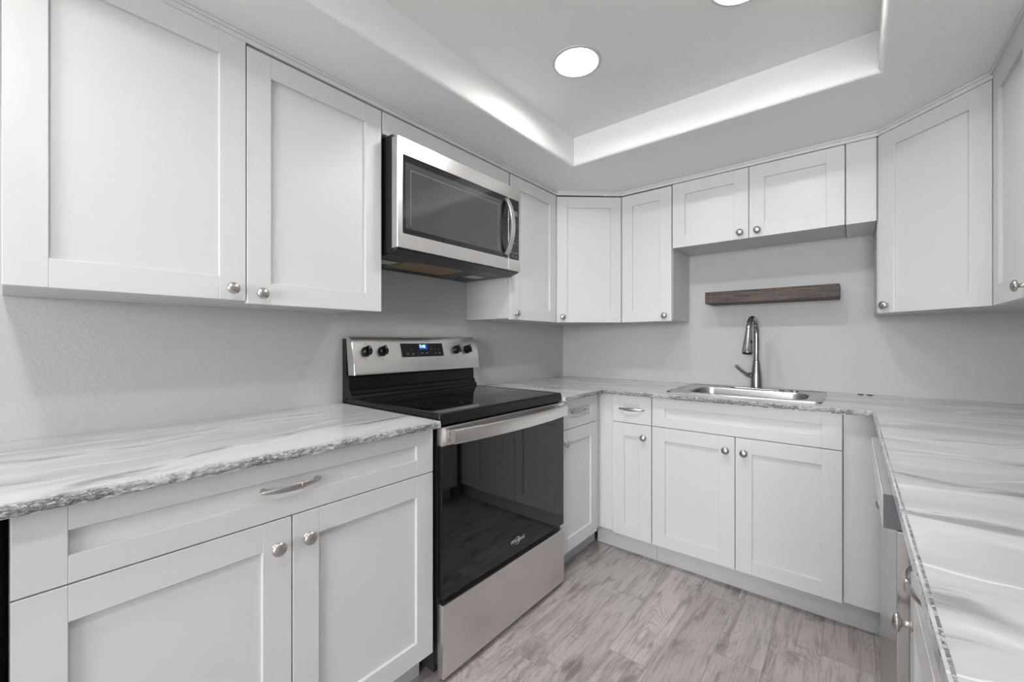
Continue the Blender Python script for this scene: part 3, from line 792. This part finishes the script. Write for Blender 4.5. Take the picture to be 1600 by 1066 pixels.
    def hs(i):
        return [(-0.010, -0.0235), (-0.006, -0.0245), (0.006, -0.0245), (0.009, -0.020), (0.010, 0.0), (0.009, 0.019), (0.005, 0.0235), (-0.006, 0.0235), (-0.010, 0.0225)]
    sweep(bm, pts, hs)
    h = fin('door_handle', bm, STEEL, smooth=True, ang=40)
    for y in (Y0+0.045, Y1-0.040):
        bm = bmesh.new(); bx(bm, dX+0.001, dX+0.022, y-0.012, y+0.012, 0.815, 0.847, 0.003, 2)
        fin('handle_bracket', bm, NICKEL, h)
    # drawer
    bm = bmesh.new(); bx(bm, -1.0795, -1.050, Y0+0.002, Y1-0.002, 0.024, 0.270, 0.004, 2)
    fin('storage_drawer', bm, STEEL, smooth=True)
    # lettering: reads toward the kitchen (faces +X)
    def fx(y, z, off=0.0006):
        M = Matrix(((0, 0, 1, dX+off), (1, 0, 0, y), (0, 1, 0, z), (0, 0, 0, 1))); return P @ M
    tx = text('lettering', 'Whirlpool', 0.021, SILVERTXT, od, fx(1.322, 0.343), 0.0002)
    bm = bmesh.new()
    n = 40
    for k in range(n):
        a0 = math.radians(-150+300*k/n); a1 = math.radians(-150+300*(k+1)/n)
        w0, w1 = 0.0016*math.sin(math.pi*k/n), 0.0016*math.sin(math.pi*(k+1)/n)
        def pt(a_, w_): return (math.cos(a_)*(0.018+w_), math.sin(a_)*(0.0135+w_), 0.0001)
        vs = [bm.verts.new(pt(a0, -w0)), bm.verts.new(pt(a1, -w1)), bm.verts.new(pt(a1, w1+1e-5)), bm.verts.new(pt(a0, w0+1e-5))]
        bm.faces.new(vs)
    bm.transform(fx(1.318, 0.342)); finish('emblem_swirl', bm, SILVERTXT, od)
stove()

# ------------------------------------------------------------------ microwave
def microwave():
    t = thing('microwave', 'stainless over-the-range microwave with black window and curved handle', 'microwave', (-1.52, 1.295, 1.485))
    P = Matrix.Translation((1.52, -1.295, -1.485))
    def fin(name, bm, mat, par=t, **k):
        bm.transform(P); return finish(name, bm, mat, par, **k)
    Y0, Y1, F = 0.926, 1.667, -1.310
    ZB, ZT = 1.500, 1.918
    # body with a sloping belly
    bm = bmesh.new(); prism(bm, [(-1.709, 1.493), (-1.709, 1.932), (-1.346, 1.932), (-1.346, 1.496), (-1.365, 1.486)], Y0+0.003, Y1-0.003)
    b_ = fin('body', bm, BLACKM)
    # underside tray
    bm = bmesh.new(); bx(bm, -1.700, -1.375, Y0+0.010, Y1-0.010, 1.4825, 1.4870, 0.001); u = fin('underside_plate', bm, NAVY)
    bm = bmesh.new(); prism(bm, [(-1.373, 1.4855), (-1.345, 1.499), (-1.318, 1.499), (-1.322, 1.4955), (-1.372, 1.4815)], Y0+0.006, Y1-0.006); fin('front_lip', bm, NAVY)
    for (xa, xb, ya, yb) in ((-1.60, -1.44, 1.075, 1.375),):
        bm = bmesh.new(); bx(bm, xa-0.008, xb+0.008, ya-0.008, yb+0.008, 1.4808, 1.4824, 0.0005); fr = fin('filter_frame', bm, NICKEL, u)
        bm = bmesh.new(); bx(bm, xa, xb, ya, yb, 1.4798, 1.4807); fin('grease_filter', bm, FILTER, u)
    for y in (0.975, 1.505):
        bm = bmesh.new(); bx(bm, -1.56, -1.49, y, y+0.085, 1.4806, 1.4824, 0.0006); fin('light_lens', bm, LENS, u)
    bm = bmesh.new(); bx(bm, -1.665, -1.640, 1.16, 1.42, 1.4812, 1.4824); fin('vent_bar', bm, BLACKM, u)
    # door (stainless frame) and control column
    def ringframe(y0, y1, z0, z1, hy0, hy1, hz0, hz1, r=0.006, n=5, depth=0.034):
        bm = bmesh.new()
        o1 = rounded(y0, y1, z0, z1, 0.003, n); i1 = rounded(hy0, hy1, hz0, hz1, r, n)
        V = lambda l, x: [bm.verts.new((x, a_, b2)) for a_, b2 in l]
        A, B, B2, C_, D = V(o1, F-depth), V(o1, F-0.002), V(rounded(y0+0.0015, y1-0.0015, z0+0.0015, z1-0.0015, 0.003, n), F), V(i1, F), V(i1, F-0.003)
        R_ = [A, B, B2, C_, D]; m_ = len(A)
        for p, q in zip(R_, R_[1:]):
            for i in range(m_):
                j = (i+1) % m_; bm.faces.new((p[i], p[j], q[j], q[i]))
        bm.faces.new(D); bm.faces.new(A)
        return bm
    ym = 1.5705
    WZ0_, WZ1_ = 1.556, 1.856
    bm = ringframe(Y0, ym, ZB, ZT, Y0+0.024, ym-0.002, WZ0_, WZ1_)
    dr = fin('door', bm, STEEL, smooth=True)
    bm = bmesh.new(); bx(bm, F-0.0029, F-0.0008, Y0+0.0245, ym-0.0025, WZ0_+0.0005, WZ1_-0.0005, 0.0004); gl = fin('window_glass', bm, GLASSB, dr)
    bm = bmesh.new(); bx(bm, F-0.0008, F-0.0004, Y0+0.037, ym-0.052, WZ0_+0.022, WZ1_-0.028); fin('see_through_pane', bm, MWG, dr)
    bm = bmesh.new()      # thin line of the inner door frame behind the glass
    a0, a1, b0, b1 = Y0+0.060, ym-0.070, WZ0_+0.034, WZ1_-0.052
    for d in ((a0, a1, b1-0.0022, b1), (a1-0.0022, a1, b0, b1), (a0, a0+0.0022, b0, b1)): bx(bm, F-0.0004, F-0.0002, d[0], d[1], d[2], d[3])
    fin('inner_frame_line', bm, DGREY, dr)
    bm = ringframe(ym+0.0015, Y1, ZB, ZT, ym+0.0035, Y1-0.014, WZ0_, WZ1_)
    cc = fin('control_column', bm, STEEL, smooth=True)
    bm = bmesh.new(); bx(bm, F-0.0029, F-0.0008, ym+0.004, Y1-0.0145, WZ0_+0.0005, WZ1_-0.0005, 0.0004); kp = fin('keypad', bm, GLASSB, cc)
    def fx(y, z, off=0.0):
        M = Matrix(((0, 0, 1, F+off), (1, 0, 0, y), (0, 1, 0, z), (0, 0, 0, 1))); return P @ M
    bm = bmesh.new(); bx(bm, F-0.0008, F-0.0005, 1.615, 1.642, 1.775, 1.800); fin('clock_window', bm, DGREY, kp)
    z = 1.755
    for row in (('1', '2', '3'), ('4', '5', '6'), ('7', '8', '9'), ('-', '0', '+'), ('POP', 'DEF', 'LO'), ('MELT', 'SOFT', 'HI'), ('CUP', 'BEV', 'KG')):
        for k, s_ in enumerate(row): text('lettering', s_, 0.0075 if len(s_) == 1 else 0.0045, WHITETXT, kp, fx(1.600+0.020*k, z, -0.0006), 0.0001)
        z -= 0.0195
    for k, s_ in enumerate(('OFF', 'FAN', 'START')): text('lettering', s_, 0.006, WHITETXT, kp, fx(1.596+0.021*k, 1.590, -0.0006), 0.0001)
    for k, s_ in enumerate(('o', 'o')): text('lettering', s_, 0.009, WHITETXT, kp, fx(1.606+0.026*k, 1.573, -0.0006), 0.0001)
    text('lettering', 'Whirlpool', 0.020, SILVERTXT, dr, fx(1.372, 1.886, 0.0005), 0.0002)
    bm = bmesh.new(); n = 36
    for k in range(n):
        a0 = math.radians(-150+300*k/n); a1 = math.radians(-150+300*(k+1)/n)
        w0, w1 = 0.0012*math.sin(math.pi*k/n), 0.0012*math.sin(math.pi*(k+1)/n)
        pt = lambda a_, w_: (math.cos(a_)*(0.015+w_), math.sin(a_)*(0.0110+w_), 0.0001)
        bm.faces.new([bm.verts.new(pt(a0, -w0)), bm.verts.new(pt(a1, -w1)), bm.verts.new(pt(a1, w1+1e-5)), bm.verts.new(pt(a0, w0+1e-5))])
    bm.transform(fx(1.369, 1.885, 0.0006)); finish('emblem_swirl', bm, SILVERTXT, dr)
    # curved handle
    bm = bmesh.new(); n = 28; pts = []
    for i in range(n+1):
        f = i/n; s_ = 1-(2*f-1)**2; pts.append((F+0.004+0.040*s_**0.85, 1.552, 1.572+0.268*f))
    sweep(bm, pts, lambda i: [(-0.014, -0.004), (-0.012, -0.006), (0.012, -0.006), (0.014, -0.004), (0.014, 0.004), (0.012, 0.006), (-0.012, 0.006), (-0.014, 0.004)], up=Vector((1, 0, 0)))
    fin('handle', bm, STEEL, dr, smooth=True, ang=40)
microwave()

# ------------------------------------------------------------------ dishwasher
def dishwasher():
    t = thing('dishwasher', 'stainless dishwasher under the right counter, seen edge-on', 'dishwasher', (0.38, 1.355, 0))
    P = Matrix.Translation((-0.38, -1.355, 0))
    def fin(name, bm, mat, par=t, **k):
        bm.transform(P); return finish(name, bm, mat, par, **k)
    Y0, Y1 = 1.0545, 1.6570
    bm = bmesh.new(); bx(bm, 0.092, 0.66, Y0+0.002, Y1-0.002, 0.01, 0.860); fin('body', bm, DGREY)
    bm = bmesh.new(); bx(bm, 0.062, 0.091, Y0, Y1, 0.105, 0.7955, 0.002, 2); fin('door', bm, DWS, smooth=True)
    bm = bmesh.new(); bx(bm, 0.0445, 0.091, Y0, Y1, 0.797, 0.8615, 0.003, 2); c = fin('control_panel', bm, SATIN, smooth=True)
    bm = bmesh.new(); bx(bm, 0.0440, 0.091, Y0-0.0022, Y0+0.0002, 0.7975, 0.8612, 0.0005); fin('end_cap', bm, DGREY, c)
    bm = bmesh.new(); bx(bm, 0.0425, 0.0444, Y0+0.002, Y1-0.002, 0.799, 0.8605, 0.0008); fin('front_trim', bm, TRIM, c)
dishwasher()

# ------------------------------------------------------------------ plain black block under the counter at the left picture edge
def dark_block():
    t = thing('undercounter_block', 'plain black block under the counter at the left edge of the picture', 'appliance', (-1.38, -0.33, 0))
    P = Matrix.Translation((1.38, 0.33, 0))
    for name, d, m in (('body', (-1.68, -1.13, -0.62, -0.012, 0.02, 0.855), BLACKM), ('door', (-1.128, -1.075, -0.62, -0.012, 0.06, 0.855), BLACK), ('block_base', (-1.12, -1.10, -0.60, -0.03, 0.0, 0.055), BLACKM)):
        bm = bmesh.new(); bx(bm, *d, bev=0.002); bm.transform(P); finish(name, bm, m, t)
dark_block()
